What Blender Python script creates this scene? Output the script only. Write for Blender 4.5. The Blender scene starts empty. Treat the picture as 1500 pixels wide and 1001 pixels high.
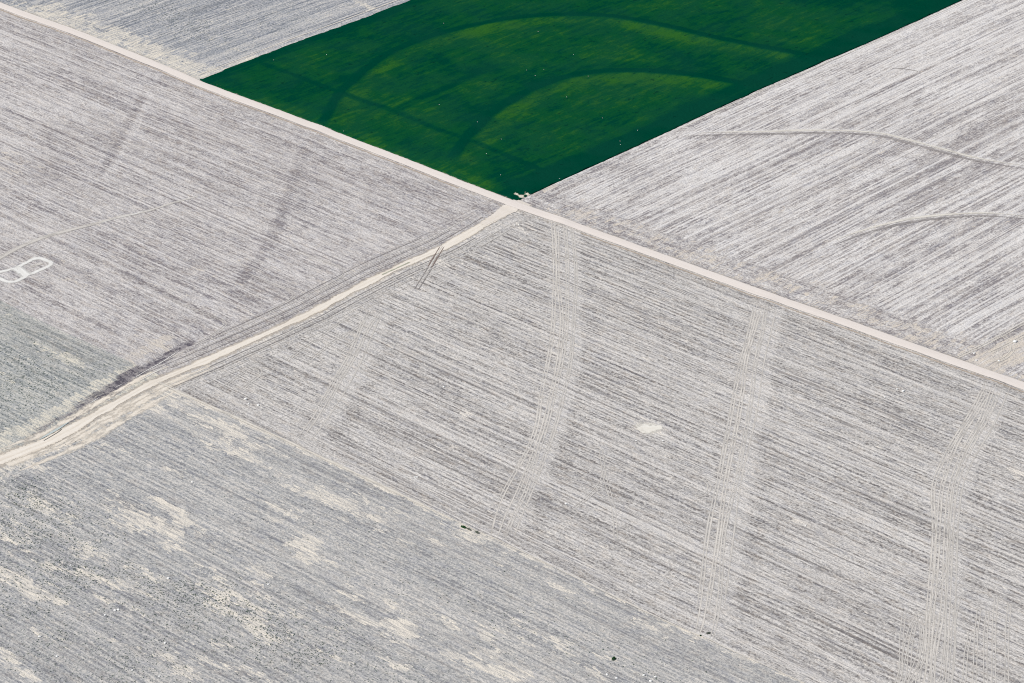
import bpy, math, random
import numpy as np
random.seed(7); rng = np.random.default_rng(7)
S = bpy.context.scene
C = S.collection

# ------------------------------------------------------------------ camera
# ground: x runs along the main road (towards the lower right of the photo),
# y runs along the side road (towards the upper right), origin at the crossroads, metres
PW, PH = 1500.0, 1001.0
FPX = 4409.0
HGT = 932.0
cx, cy = PW / 2, PH / 2
def _ray(px, py):
    r = np.array([px - cx, -(py - cy), -FPX]); return r / np.linalg.norm(r)
AX = -_ray(-4542, -1670)
BX = _ray(5368, -1800)
NX = np.cross(AX, BX); NX /= np.linalg.norm(NX)
BX = np.cross(NX, AX)
if NX[1] < 0: raise RuntimeError('flip')
M = np.array([AX, BX, NX])            # world = M @ cam vector
_r = M @ _ray(757, 301)
CAM = -_r * (HGT / -_r[2]); CAM[2] = HGT
def G(px, py, z=0.0):
    "pixel of the photo -> point on the ground"
    d = M @ _ray(px, py)
    t = (z - CAM[2]) / d[2]
    p = CAM + d * t
    return (p[0], p[1])
cam_d = bpy.data.cameras.new('camera'); cam = bpy.data.objects.new('camera', cam_d); C.objects.link(cam)
cam_d.sensor_width = 36.0; cam_d.lens = FPX * 36.0 / PW
cam_d.clip_start = 5; cam_d.clip_end = 60000
from mathutils import Matrix, Vector
R3 = Matrix([list(M[0]), list(M[1]), list(M[2])])
cam.matrix_world = Matrix.Translation(Vector(CAM)) @ R3.to_4x4()
S.camera = cam

# ------------------------------------------------------------------ light
SUN_EL, SUN_AZ = 52.0, 248.0        # azimuth: direction the light comes FROM, degrees ccw from +x
w = bpy.data.worlds.new('World'); S.world = w; w.use_nodes = True
nt = w.node_tree; bg = nt.nodes['Background']
sky = nt.nodes.new('ShaderNodeTexSky'); sky.sky_type = 'NISHITA'; sky.sun_disc = False
sky.sun_elevation = math.radians(SUN_EL); sky.sun_rotation = math.radians(90 - SUN_AZ)
nt.links.new(sky.outputs[0], bg.inputs[0]); bg.inputs[1].default_value = 0.10
sl = bpy.data.lights.new('sun', 'SUN'); sl.energy = 4.0; sl.angle = math.radians(0.5); sl.color = (1.0, 0.96, 0.90)
so = bpy.data.objects.new('sun', sl); C.objects.link(so)
sd = Vector((math.cos(math.radians(SUN_AZ)) * math.cos(math.radians(SUN_EL)),
             math.sin(math.radians(SUN_AZ)) * math.cos(math.radians(SUN_EL)), math.sin(math.radians(SUN_EL))))
so.rotation_euler = sd.to_track_quat('Z', 'Y').to_euler()
S.view_settings.view_transform = 'Standard'; S.view_settings.look = 'None'
S.view_settings.gamma = 1.0; S.view_settings.exposure = 0.27
S.render.engine = 'CYCLES'; S.cycles.use_denoising = False; S.cycles.filter_width = 1.05

# ------------------------------------------------------------------ helpers
KR, KG, KB = 1.59, 1.605, 1.68
def col(r, g, b):
    "sunlit sRGB appearance -> base colour under this sun"
    f = lambda c: (c / 255 / 12.92) if c / 255 <= .04045 else ((c / 255 + .055) / 1.055) ** 2.4
    return (f(r) / KR, f(g) / KG, f(b) / KB, 1.0)

def tag(o, label=None, cat=None, group=None, kind=None):
    if label: o['label'] = label
    if cat: o['category'] = cat
    if group: o['group'] = group
    if kind: o['kind'] = kind
    return o

class NB:
    "tiny expression builder over shader nodes"
    def __init__(s, name, rough=0.95):
        m = bpy.data.materials.new(name); m.use_nodes = True
        s.m = m; s.t = m.node_tree; s.p = s.t.nodes['Principled BSDF']
        s.p.inputs['Roughness'].default_value = rough
        s.p.inputs['Specular IOR Level'].default_value = 0.15
        g = s.t.nodes.new('ShaderNodeNewGeometry')
        x = s.t.nodes.new('ShaderNodeSeparateXYZ'); s.t.links.new(g.outputs['Position'], x.inputs[0])
        s.pos = g.outputs['Position']; s.x, s.y, s.z = x.outputs
    def _in(s, n, i, v):
        if isinstance(v, bpy.types.NodeSocket): s.t.links.new(v, n.inputs[i])
        else: n.inputs[i].default_value = v
    def m2(s, op, a, b=0.0, clamp=False):
        n = s.t.nodes.new('ShaderNodeMath'); n.operation = op; n.use_clamp = clamp
        s._in(n, 0, a); s._in(n, 1, b); return n.outputs[0]
    def add(s, a, b): return s.m2('ADD', a, b)
    def sub(s, a, b): return s.m2('SUBTRACT', a, b)
    def mul(s, a, b, clamp=False): return s.m2('MULTIPLY', a, b, clamp)
    def mx(s, a, b): return s.m2('MAXIMUM', a, b)
    def sat(s, a): return s.m2('ADD', a, 0.0, True)
    def inv(s, a): return s.m2('SUBTRACT', 1.0, a, True)
    def ramp(s, v, lo, hi):
        n = s.t.nodes.new('ShaderNodeMapRange'); n.interpolation_type = 'SMOOTHSTEP'
        s._in(n, 0, v); n.inputs[1].default_value = lo; n.inputs[2].default_value = hi
        return n.outputs[0]
    def vec(s, a, b, c=0.0):
        n = s.t.nodes.new('ShaderNodeCombineXYZ'); s._in(n, 0, a); s._in(n, 1, b); s._in(n, 2, c); return n.outputs[0]
    def noise(s, p, q, lp, lq, seed=0.0, det=2.0, rough=.55):
        n = s.t.nodes.new('ShaderNodeTexNoise'); n.noise_dimensions = '3D'
        v = s.vec(s.mul(p, 1.0 / lp), s.mul(q, 1.0 / lq), seed * 7.31)
        s.t.links.new(v, n.inputs['Vector']); n.inputs['Scale'].default_value = 1.0
        n.inputs['Detail'].default_value = det; n.inputs['Roughness'].default_value = rough
        return n.outputs[0]
    def attr(s, name):
        n = s.t.nodes.new('ShaderNodeAttribute'); n.attribute_name = name; return n.outputs['Fac']
    def mix(s, f, a, b):
        n = s.t.nodes.new('ShaderNodeMix'); n.data_type = 'RGBA'
        s._in(n, 0, f); s._in(n, 6, a); s._in(n, 7, b); return n.outputs[2]
    def mixf(s, f, a, b):
        n = s.t.nodes.new('ShaderNodeMix'); n.data_type = 'FLOAT'
        s._in(n, 0, f); s._in(n, 2, a); s._in(n, 3, b); return n.outputs[0]
    def bump(s, h, dist, strength=1.0):
        n = s.t.nodes.new('ShaderNodeBump'); n.inputs['Distance'].default_value = dist
        n.inputs['Strength'].default_value = strength; s._in(n, 'Height', h)
        s.t.links.new(n.outputs[0], s.p.inputs['Normal'])
    def out(s, c): s._in(s.p, 'Base Color', c); return s.m

def vnoise(x, y, s=1.0, seed=0):
    x = np.asarray(x, float) / s; y = np.asarray(y, float) / s
    xi = np.floor(x).astype(np.int64); yi = np.floor(y).astype(np.int64)
    fx = x - xi; fy = y - yi; fx = fx * fx * (3 - 2 * fx); fy = fy * fy * (3 - 2 * fy)
    def h(a, b):
        n = (a * 374761393 + b * 668265263 + seed * 1442695041) & 0xffffffff
        n = ((n ^ (n >> 13)) * 1274126177) & 0xffffffff
        return ((n ^ (n >> 16)) & 0xffff) / 65535.0
    return (h(xi, yi) * (1 - fx) + h(xi + 1, yi) * fx) * (1 - fy) + (h(xi, yi + 1) * (1 - fx) + h(xi + 1, yi + 1) * fx) * fy

def gpl(px): return np.array([G(*p) for p in px])
def smooth(P, n=6):
    "Catmull-Rom through ground points"
    P = np.asarray(P, float); Q = np.vstack([2 * P[0] - P[1], P, 2 * P[-1] - P[-2]]); out = []
    for i in range(1, len(Q) - 2):
        a, b, c, d = Q[i - 1], Q[i], Q[i + 1], Q[i + 2]
        for k in range(n):
            t = k / n
            out.append(.5 * ((2 * b) + (c - a) * t + (2 * a - 5 * b + 4 * c - d) * t * t + (-a + 3 * b - 3 * c + d) * t ** 3))
    out.append(P[-1]); return np.array(out)
def pdist(X, Y, P, signed=False):
    "distance to polyline, and signed side (+ = left of travel)"
    X = np.asarray(X, float); Y = np.asarray(Y, float); P = np.asarray(P)
    if X.size > 5000:      # only work out the points near the line
        lo = P.min(0) - 70; hi = P.max(0) + 70
        k = (X > lo[0]) & (X < hi[0]) & (Y > lo[1]) & (Y < hi[1])
        if k.sum() < X.size * .999:
            full = np.full(X.shape, 1e4); ft = np.zeros(X.shape)
            if k.any():
                if signed: a_, b_ = pdist(X[k], Y[k], P, True); full[k] = a_; ft[k] = b_
                else: full[k] = pdist(X[k], Y[k], P)
            return (full, ft) if signed else full
    best = np.full(X.shape, 1e9); sg = np.zeros(X.shape); tt = np.zeros(X.shape)
    for i in range(len(P) - 1):
        a = P[i]; d = P[i + 1] - a; L2 = d @ d
        t = np.clip(((X - a[0]) * d[0] + (Y - a[1]) * d[1]) / L2, 0, 1)
        ex = X - (a[0] + d[0] * t); ey = Y - (a[1] + d[1] * t); D = np.hypot(ex, ey)
        m = D < best; best[m] = D[m]
        if signed: s_ = np.sign(d[0] * ey - d[1] * ex); sg[m] = s_[m]; tt[m] = (i + t[m]) / (len(P) - 1)
    return (best * np.where(sg == 0, 1, sg), tt) if signed else best
def sst(x): x = np.clip(x, 0, 1); return x * x * (3 - 2 * x)

# ------------------------------------------------------------------ boundary lines (ground)
main_px = [(-130, -42), (0, 8.5), (120, 52.5), (240, 100), (292, 124), (420, 171), (550, 221), (680, 272), (757, 301), (860, 338), (1090, 421), (1320, 503), (1500, 566.5), (1640, 615)]
MAIN = gpl(main_px)
side_px = [(757, 301), (720, 322), (683, 344), (650, 363), (600, 385), (560, 403), (500, 434), (460, 457), (400, 485), (350, 507), (296, 531), (262, 545), (228, 559), (200, 574), (165, 594), (132, 613), (105, 629), (70, 647), (32, 662), (0, 675), (-60, 700), (-160, 742)]
SIDE = gpl(side_px)
GRe = gpl([(757, 295), (860, 247.5), (1000, 183), (1130, 124), (1300, 50.5), (1411, 0), (1520, -49)])
GLe = gpl([(292, 118), (330, 103), (360, 91), (430, 64), (500, 39), (604, 0), (760, -58)])
LOW = gpl([(232, 560), (270, 578), (340, 609), (450, 660), (540, 702), (620, 740), (700, 778), (770, 810.5), (870, 859), (960, 903), (1045, 941), (1129, 979), (1300, 1056), (1420, 1110)])
V45 = gpl([(-160, 372), (0, 440), (95, 487), (190, 530), (260, 560)])
def fu(P):   # y as function of x
    o = np.argsort(P[:, 0]); xs, ys = P[o, 0], P[o, 1]
    def f(u):
        return np.interp(u, xs, ys)
    return f
def fv(P):
    o = np.argsort(P[:, 1]); xs, ys = P[o, 1], P[o, 0]
    return lambda v: np.interp(v, xs, ys)
Rm, Rb, VL, V5 = fu(MAIN), fv(SIDE), fu(LOW), fu(V45)
GRf, GLf = fv(GRe), fv(GLe)
U0, U1, V0, V1 = -860., 860., -790., 760.
K = lambda c: (lambda q: np.full(np.shape(q), float(c)))

# ------------------------------------------------------------------ terraces, ditch: real relief
T0 = smooth(gpl([(556, 455), (540, 480), (522, 520), (500, 560), (472, 607), (442, 648)]))
T1 = smooth(gpl([(822, 318), (826, 360), (828, 420), (829, 470), (824, 530), (812, 585), (796, 640), (772, 700), (747, 755), (735, 790)]))
T2 = smooth(gpl([(1124, 442), (1116, 480), (1104, 530), (1096, 590), (1083, 660), (1072, 720), (1062, 780), (1052, 850), (1042, 915), (1034, 945)]))
T3 = smooth(gpl([(1462, 560), (1440, 610), (1412, 660), (1394, 710), (1387, 760), (1384, 820), (1381, 880), (1377, 940), (1371, 1001), (1360, 1080)]))
TL = smooth(gpl([(452, 208), (430, 262), (414, 312), (396, 352), (372, 390), (345, 420)]))
TL2 = smooth(gpl([(222, 128), (206, 160), (190, 192), (172, 226), (150, 262)]))
C3a = smooth(gpl([(985, 200), (1050, 197), (1120, 196), (1200, 194), (1280, 197), (1322, 206), (1380, 222), (1430, 235), (1510, 248)]))
C3b = smooth(gpl([(1210, 362), (1250, 346), (1290, 334), (1340, 323), (1400, 317), (1450, 316), (1510, 321)]))
G1 = smooth(gpl([(466, 192), (482, 172), (497, 143), (520, 120), (560, 88), (620, 60), (700, 38), (780, 26), (860, 24), (920, 30), (980, 42), (1040, 56), (1100, 68), (1160, 79), (1205, 88)]))
G2 = smooth(gpl([(660, 246), (678, 216), (698, 192), (722, 169), (750, 150), (782, 133), (820, 118), (860, 110), (900, 106), (960, 107), (1020, 113), (1060, 120), (1100, 128)]))
G3 = gpl([(380, 92), (500, 137), (585, 166), (640, 190), (700, 211), (760, 236), (830, 266)])
G4 = smooth(gpl([(578, 165), (610, 147), (650, 130), (682, 116), (700, 103), (740, 95)]))
DIT = smooth(gpl([(50, 640), (85, 620), (116, 601), (144, 583), (177, 562), (202, 543), (238, 525), (262, 509), (300, 488)]))
def relief(X, Y):
    X = np.asarray(X, float); Y = np.asarray(Y, float)
    h = (vnoise(X, Y, 60, 3) - .5) * .6 + (vnoise(X, Y, 17, 4) - .5) * .12
    for P, a, wd in ((T1, .5, 7), (T2, .5, 7), (T3, .5, 8), (T0, .3, 7), (C3a, .5, 6), (C3b, .35, 6), (TL, .3, 8), (G1, .7, 9), (G2, .7, 9)):
        d = pdist(X, Y, P); h += a * np.exp(-(d / wd) ** 2)
    d = pdist(X, Y, DIT); h -= 1.3 * np.exp(-(d / 6.0) ** 2)
    dm = np.abs(Y - Rm(X)); h += .25 * (1 - sst((dm - 5) / 5)) - .25 * np.exp(-((dm - 9) / 2.5) ** 2)
    return h

# feature masks sampled at mesh vertices: (polyline, halfwidth m, softness m, side shift m, attribute, amount)
def band(X, Y, P, c, hw, soft):
    d, t = pdist(X, Y, P, True)
    m = 1 - sst((np.abs(d - c) - hw) / soft)
    return m * sst(t / .06) * sst((1 - t) / .04)
def blobs(X, Y, lst, reach=1.0):
    m = np.zeros(X.shape)
    for (px, py, wpx, hpx, amt) in lst:
        gx, gy = G(px, py)
        # image ellipse stretched along the rows: work in pixel-like space
        du = X - gx; dv = Y - gy
        jx, jy = G(px + 1, py); kx, ky = G(px, py + 1)
        A = np.linalg.inv(np.array([[jx - gx, kx - gx], [jy - gy, ky - gy]]))
        ex = (A[0, 0] * du + A[0, 1] * dv) / (wpx / 2); ey = (A[1, 0] * du + A[1, 1] * dv) / (hpx / 2)
        # shear so that the long axis follows the furrows (slope .42 in the picture)
        ey = ey - .42 * ex * (wpx / hpx)
        m = np.maximum(m, amt * np.exp(-.7 * (ex ** 2 + ey ** 2)))
    return m
TANS = [(40, 775, 40, 10, .6), (285, 612, 50, 10, .6), (320, 700, 1, 1, 0), (160, 880, 60, 12, .7), (100, 885, 50, 10, .6), (300, 830, 40, 10, .6), (385, 840, 60, 12, .7), (470, 775, 60, 10, .6), (420, 715, 50, 12, .7), (560, 880, 40, 10, .5), (640, 905, 60, 12, .6), (660, 960, 70, 14, .8), (790, 930, 50, 12, .6), (480, 960, 60, 12, .5), (340, 950, 60, 10, .6), (200, 950, 50, 10, .5), (60, 930, 60, 12, .5), (850, 880, 60, 10, .5), (405, 690, 40, 8, .5), (610, 760, 60, 8, .5), (365, 622, 60, 14, .8), (540, 735, 40, 10, .7), (255, 690, 40, 8, .3),(240, 740, 60, 20, .9), (215, 768, 120, 34, 1), (180, 765, 70, 22, .8), (262, 757, 50, 16, .9), (335, 632, 80, 26, .9), (350, 662, 60, 22, .8), (295, 640, 40, 14, .55),
        (500, 735, 80, 16, 1), (470, 728, 40, 14, .9), (530, 752, 50, 12, .8), (448, 806, 44, 34, 1), (480, 822, 50, 16, .8), (455, 790, 44, 12, .8), (60, 742, 60, 22, .8), (38, 720, 30, 10, .5),
        (15, 790, 50, 26, .8), (132, 806, 44, 22, .9), (118, 815, 40, 12, .6), (25, 852, 70, 26, 1), (60, 870, 60, 14, .8), (80, 830, 40, 14, .7), (150, 850, 80, 16, .85), (190, 858, 60, 12, .8), (205, 835, 50, 16, .7),
        (325, 872, 60, 26, .9), (360, 885, 60, 14, .7), (318, 850, 40, 14, .6), (345, 900, 90, 14, .8), (430, 898, 90, 12, .95), (378, 925, 40, 20, .8), (410, 745, 60, 14, .7), (398, 760, 50, 12, .75), (388, 860, 80, 8, .6), (515, 872, 36, 20, .9),
        (528, 905, 70, 10, .8), (588, 922, 48, 34, 1), (575, 940, 30, 16, .7), (580, 975, 50, 14, .7), (700, 975, 80, 16, 1), (720, 958, 44, 18, .9), (735, 985, 70, 18, .9), (715, 935, 24, 18, .7), (820, 945, 50, 18, .8), (770, 985, 40, 12, .6),
        (245, 965, 40, 16, .8), (270, 985, 60, 16, .9), (300, 965, 60, 12, .7), (370, 985, 70, 14, .7), (815, 860, 44, 14, .6), (720, 920, 80, 8, .6), (950, 915, 50, 16, .7), (960, 935, 40, 12, .5), (640, 640, 1, 1, 0), (560, 780, 60, 10, .4),
        (240, 576, 70, 26, 1.1), (255, 572, 50, 14, 1.1), (215, 590, 60, 20, .9), (200, 600, 60, 22, .7), (120, 640, 80, 14, .7), (50, 680, 60, 16, .8), (690, 785, 60, 16, .8), (735, 808, 50, 12, .5), (95, 765, 40, 12, .5), (10, 960, 40, 22, .8), (30, 985, 50, 16, .7), (870, 985, 70, 12, .5), (900, 968, 60, 20, .5), (630, 790, 80, 8, .4), (90, 720, 60, 10, .4)]
def set_attr(me, name, vals):
    a = me.attributes.new(name, 'FLOAT', 'POINT'); a.data.foreach_set('value', np.asarray(vals, np.float32).ravel())

def grid_field(name, left, right, bottom, top, mat, step=1.7, zoff=0.0, masks=None, zf=None, jitter=0.0, thick=0.0):
    uc, vc = [], []
    u_a = float(np.min(left(np.linspace(V0, V1, 40)))); u_b = float(np.max(right(np.linspace(V0, V1, 40))))
    v_a = float(np.min(bottom(np.linspace(U0, U1, 40)))); v_b = float(np.max(top(np.linspace(U0, U1, 40))))
    nu = max(2, int((u_b - u_a) / step)); nv = max(2, int((v_b - v_a) / step))
    s, t = np.meshgrid(np.linspace(0, 1, nu + 1), np.linspace(0, 1, nv + 1))
    X = u_a + (u_b - u_a) * s; Y = v_a + (v_b - v_a) * t
    for _ in range(12):
        L, Rr = left(Y), right(Y); X = L + (Rr - L) * s
        Bm, Tp = bottom(X), top(X); Y = Bm + (Tp - Bm) * t
    if jitter:
        e = np.minimum(np.minimum(s, 1 - s) * nu, np.minimum(t, 1 - t) * nv); k = np.clip(1 - e / 2, 0, 1) * jitter
        X = X + k * ((vnoise(X, Y, 3.5, 11) - .5) * 2 + (vnoise(X, Y, 14, 12) - .5)); Y = Y + k * ((vnoise(X, Y, 3.5, 13) - .5) * 2 + (vnoise(X, Y, 14, 14) - .5))
    Z = relief(X, Y) + zoff
    if zf is not None: Z = Z + zf(X, Y)
    co = np.stack([X, Y, Z], -1).reshape(-1, 3)
    idx = np.arange((nu + 1) * (nv + 1)).reshape(nv + 1, nu + 1)
    q = np.stack([idx[:-1, :-1], idx[:-1, 1:], idx[1:, 1:], idx[1:, :-1]], -1).reshape(-1, 4)
    if thick:
        ring = np.concatenate([idx[0, :-1], idx[:-1, -1], idx[-1, :0:-1], idx[:0:-1, 0]])
        lo = co[ring].copy(); lo[:, 2] -= thick; base = len(co); co = np.vstack([co, lo]); n = len(ring)
        r = np.arange(n); r2 = (r + 1) % n
        q = np.vstack([q, np.stack([ring[r2], ring[r], base + r, base + r2], -1)])
    me = bpy.data.meshes.new(name)
    me.vertices.add(len(co)); me.vertices.foreach_set('co', co.astype(np.float32).ravel())
    me.loops.add(q.size); me.loops.foreach_set('vertex_index', q.astype(np.int32).ravel())
    me.polygons.add(len(q)); me.polygons.foreach_set('loop_start', np.arange(0, q.size, 4, dtype=np.int32))
    me.update(calc_edges=True); me.validate()
    me.polygons.foreach_set('use_smooth', np.ones(len(q), bool))
    if masks:
        for k_, v_ in masks(co[:, 0], co[:, 1]).items(): set_attr(me, k_, v_)
    me.materials.append(mat)
    o = bpy.data.objects.new(name, me); C.objects.link(o); return o

# ------------------------------------------------------------------ materials for the bare fields
def field_mat(name, axis, pale, mid, dark, tanc, p):
    n = NB(name)
    P, Q = (n.x, n.y) if axis == 'A' else (n.y, n.x)
    warp = n.mul(n.sub(n.noise(n.x, n.y, 140, 140, 9, 1), .5), p.get('warp', 3.0))
    tilt = p.get('tilt', 0.0)
    Qw = n.add(n.add(Q, warp), n.mul(P, tilt))
    def rows(P, Q, sd):
        a = n.ramp(n.noise(P, Q, p.get('ll', 12), p.get('lw', 2.0), 1 + sd, 2, .75), .38, .62)     # residue dashes
        b = n.ramp(n.noise(P, Q, 320, 5.2, 2 + sd, 2, .7), .35, .65)                                # machine passes
        c = n.ramp(n.noise(P, Q, p.get('lc', 160), 1.9, 3 + sd, 0), .32, .68)                                     # drill rows
        return a, b, c
    a, b, c = rows(P, Qw, 0)
    head = n.attr('head')
    Pq, Qq = n.add(n.x, 0.), n.add(n.y, 0.)
    if axis == 'A': hp, hq = n.y, n.x
    else: hp, hq = n.x, n.y
    a2, b2, c2 = rows(hp, n.add(hq, n.mul(warp, .5)), 20)
    hm = n.ramp(n.add(head, n.mul(n.sub(n.noise(n.x, n.y, 9, 9, 5, 2), .5), .8)), .35, .65)
    a = n.mixf(hm, a, a2); b = n.mixf(hm, b, b2); c = n.mixf(hm, c, c2)
    big = n.ramp(n.noise(P, Qw, p.get('bp', 90), p.get('bq', 30), 6, 3, .6), .33, .67)              # broad patches of residue
    gr = n.ramp(n.noise(n.x, n.y, 1.7, 1.7, 7, 1, .7), .34, .66)                                     # clods
    gr2 = n.ramp(n.noise(P, Qw, 6.5, 3.6, 8, 3, .8), .36, .64)
    calm = n.attr('calm')
    k = n.inv(n.mul(calm, .62))
    v = n.mul(n.sub(a, .5), p['wa'])
    v = n.add(v, n.mul(n.sub(b, .5), p['wb'])); v = n.add(v, n.mul(n.sub(c, .5), p['wc']))
    v = n.add(v, n.mul(n.sub(big, .5), p['wbig']))
    sv = n.m2('SINE', n.mul(n.add(Qw, n.mul(n.noise(P, Q, 60, 9, 51, 1), 3.0)), 6.2832 / 4.3))
    v = n.add(v, n.mul(n.mul(sv, n.inv(hm)), p.get('ws', .05)))
    v = n.mul(v, k)
    v = n.add(v, n.mul(n.sub(gr, .5), p['wg'])); v = n.add(v, n.mul(n.sub(gr2, .5), p['wg2']))
    pat = n.ramp(n.noise(P, Qw, 22, 7, 41, 3, .7), .36, .62)
    v = n.add(v, n.mul(n.sub(n.mul(n.attr('lite'), n.mixf(pat, .45, 1.15)), n.mul(n.attr('dark'), n.mixf(pat, 1.25, .6))), .46))
    v = n.add(v, .5 + p.get('bias', 0))
    c1 = n.mix(n.ramp(v, -.05, .5), dark, mid)
    c1 = n.mix(n.sat(n.mul(n.sub(v, .5), 2.0)), c1, pale)
    # thin dark drill gaps and thin pale wheel lines running the length of the field
    dl = n.mul(n.ramp(n.noise(P, Qw, 50, 1.6, 31, 0), p.get('dl', .66), p.get('dl', .66) + .07), n.ramp(n.noise(P, Qw, 16, 6, 32, 2), .42, .62))
    dl = n.mul(dl, n.inv(n.mx(calm, hm)))
    c1 = n.mix(n.mul(dl, p.get('wdl', .7)), c1, dark)
    wl = n.mul(n.ramp(n.noise(P, Qw, 900, 2.1, 33, 0), p.get('wlt', .67), p.get('wlt', .67) + .06), n.inv(n.mul(hm, .8)))
    c1 = n.mix(n.mul(wl, p.get('wwl', .6)), c1, pale)
    d2 = n.mul(n.ramp(n.noise(P, Qw, 420, 1.9, 34, 0), .66, .71), n.mul(n.inv(hm), n.ramp(n.noise(P, Qw, 90, 8, 35, 1), .42, .58)))
    c1 = n.mix(n.mul(d2, p.get('wd2', .6)), c1, dark)
    if p.get('wp'):   # chalky patches with ragged ends
        q = n.add(n.mul(n.ramp(n.noise(P, Qw, 26, 13, 61, 4, .7), .40, .66), .6), n.mul(n.ramp(n.noise(P, Qw, 12, 3.0, 62, 3, .7), .34, .66), .4))
        c1 = n.mix(n.mul(n.ramp(q, .45, .80), n.mul(n.inv(n.mx(n.mul(hm, .8), n.attr('dark'))), p['wp'])), c1, pale)
    wl2 = n.mul(n.ramp(n.noise(P, Qw, 700, 2.3, 63, 0), .60, .67), n.inv(n.mx(hm, n.attr('dark'))))
    dl3 = n.mul(n.ramp(n.noise(P, Qw, 500, 1.8, 64, 0), .62, .69), n.inv(hm))
    c1 = n.mix(n.mul(wl2, p.get('w2', .25)), c1, pale); c1 = n.mix(n.mul(dl3, p.get('w3', .2)), c1, dark)
    # hue drift between patches
    hue = n.ramp(n.noise(n.x, n.y, 45, 45, 12, 3), .38, .62)
    c1 = n.mix(n.mul(hue, p.get('hue', .35)), c1, n.mix(.72, p.get('huec', col(196, 188, 180)), c1))
    if p.get('weed'): c1 = n.mix(n.mul(n.attr('dry'), .55), c1, n.mix(.35, c1, col(200, 194, 187)))
    h2 = n.noise(P, Qw, 9, 3.5, 43, 2, .7)
    c1 = n.mix(n.mul(n.ramp(h2, .54, .66), p.get('h2', .30)), c1, n.mix(.5, c1, p.get('warm', col(214, 196, 176))))
    c1 = n.mix(n.mul(n.ramp(h2, .46, .34), .30), c1, n.mix(.5, c1, col(150, 156, 176)))
    # bare tan soil
    tn = n.add(n.mul(n.ramp(n.noise(n.x, n.y, 14, 12, 14, 4, .75), .36, .64), .5), n.mul(n.ramp(n.noise(P, Qw, 15, 2.6, 24, 3, .7), .34, .66), .5))
    tm = n.ramp(n.add(n.attr('tan'), n.mul(n.sub(tn, .5), 1.25)), .52, .60)
    tcol = n.mix(n.ramp(n.noise(P, Qw, 14, 2.0, 15, 3, .7), .35, .7), tanc, n.mix(.5, tanc, mid))
    tcol = n.mix(n.mul(n.ramp(gr, .3, .7), .35), tcol, tanc)
    tm = n.mul(tm, n.mixf(n.ramp(n.noise(P, Qw, 16, 1.9, 16, 1), .40, .56), .35, 1.0))
    c1 = n.mix(n.mul(tm, .96), c1, tcol)
    # damp bluish-black earth (ditch)
    wm = n.ramp(n.add(n.attr('wet'), n.mul(n.sub(n.noise(n.y, n.x, 14, 3.0, 17, 4, .8), .5), 2.4)), .40, 1.0)
    c1 = n.mix(n.mul(wm, .95), c1, n.mix(n.ramp(gr2, .3, .7), col(92, 87, 98), col(146, 140, 144)))
    # specks of dark weed between the clods
    if p.get('weed'):
        sp = n.t.nodes.new('ShaderNodeTexVoronoi'); sp.inputs['Scale'].default_value = .5
        n.t.links.new(n.vec(n.x, n.y, 0.), sp.inputs['Vector'])
        s1 = n.inv(n.ramp(sp.outputs['Distance'], .12, .30))
        zone = n.ramp(n.add(n.attr('weed'), n.mul(n.sub(n.noise(n.x, n.y, 25, 25, 19, 3), .5), 1.2)), .3, .75)
        rnd = n.t.nodes.new('ShaderNodeSeparateColor'); n.t.links.new(sp.outputs['Color'], rnd.inputs[0])
        s1 = n.mul(n.mul(s1, zone), n.ramp(rnd.outputs[0], .45, .5))
        c1 = n.mix(n.mul(s1, p['weed']), c1, col(88, 104, 98))
    n.bump(n.add(n.mul(gr, .5), n.mul(n.add(a, gr2), .35)), p.get('bd', .35), 1.0)
    return n.out(c1)

m_left = field_mat('stubble_mauve', 'A', col(230, 225, 223), col(189, 184, 183), col(134, 127, 131), col(226, 216, 204),
                   dict(ws=.08, wp=.40, wa=.30, wb=.24, wc=.30, wbig=.26, wg=.48, wg2=.34, bias=.02, ll=10, lw=1.9, dl=.64, wdl=.45, wlt=.65, wwl=.65, tilt=0.03))
m_mid = field_mat('stubble_grey', 'A', col(232, 227, 223), col(194, 190, 187), col(124, 119, 119), col(246, 238, 228),
                  dict(w2=.45, w3=.3, ws=.12, wa=.30, wb=.14, wc=.38, wbig=.06, wg=.50, wg2=.20, bias=.05, ll=7.5, lw=1.9, dl=.60, wdl=.60, wlt=.62, wwl=.65, tilt=0.03, huec=col(198, 192, 186), lc=90, warp=1.5, hue=.25))
m_right = field_mat('stubble_white', 'B', col(240, 236, 234), col(200, 195, 193), col(144, 138, 141), col(226, 215, 202),
                    dict(w2=.8, w3=.45, ws=.08, wp=.5, wa=.30, wb=.34, wc=.30, wbig=.36, wg=.50, wg2=.40, bias=.03, ll=10, lw=2.2, bp=75, bq=16, dl=.63, wdl=.5, wlt=.64, wwl=.6, huec=col(202, 192, 182), h2=.2))
m_low = field_mat('fallow_blue_grey', 'A', col(224, 219, 214), col(182, 182, 182), col(134, 134, 140), col(244, 235, 222),
                  dict(ws=.09, wa=.26, wb=.24, wc=.34, wbig=.16, wg=.50, wg2=.26, bias=.02, ll=11, lw=1.9, dl=.65, wdl=.5, wlt=.67, wwl=.4, weed=.8, huec=col(180, 180, 178), h2=.25))
m_far = field_mat('fallow_slate', 'B', col(218, 214, 210), col(170, 172, 178), col(116, 121, 131), col(240, 231, 216),
                  dict(wa=.26, wb=.32, wc=.36, wbig=.16, wg=.50, wg2=.24, bias=.03, ll=12, lw=2.0, dl=.65, wdl=.6, wlt=.67, wwl=.5, weed=.7, huec=col(170, 174, 176), h2=.15))
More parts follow.
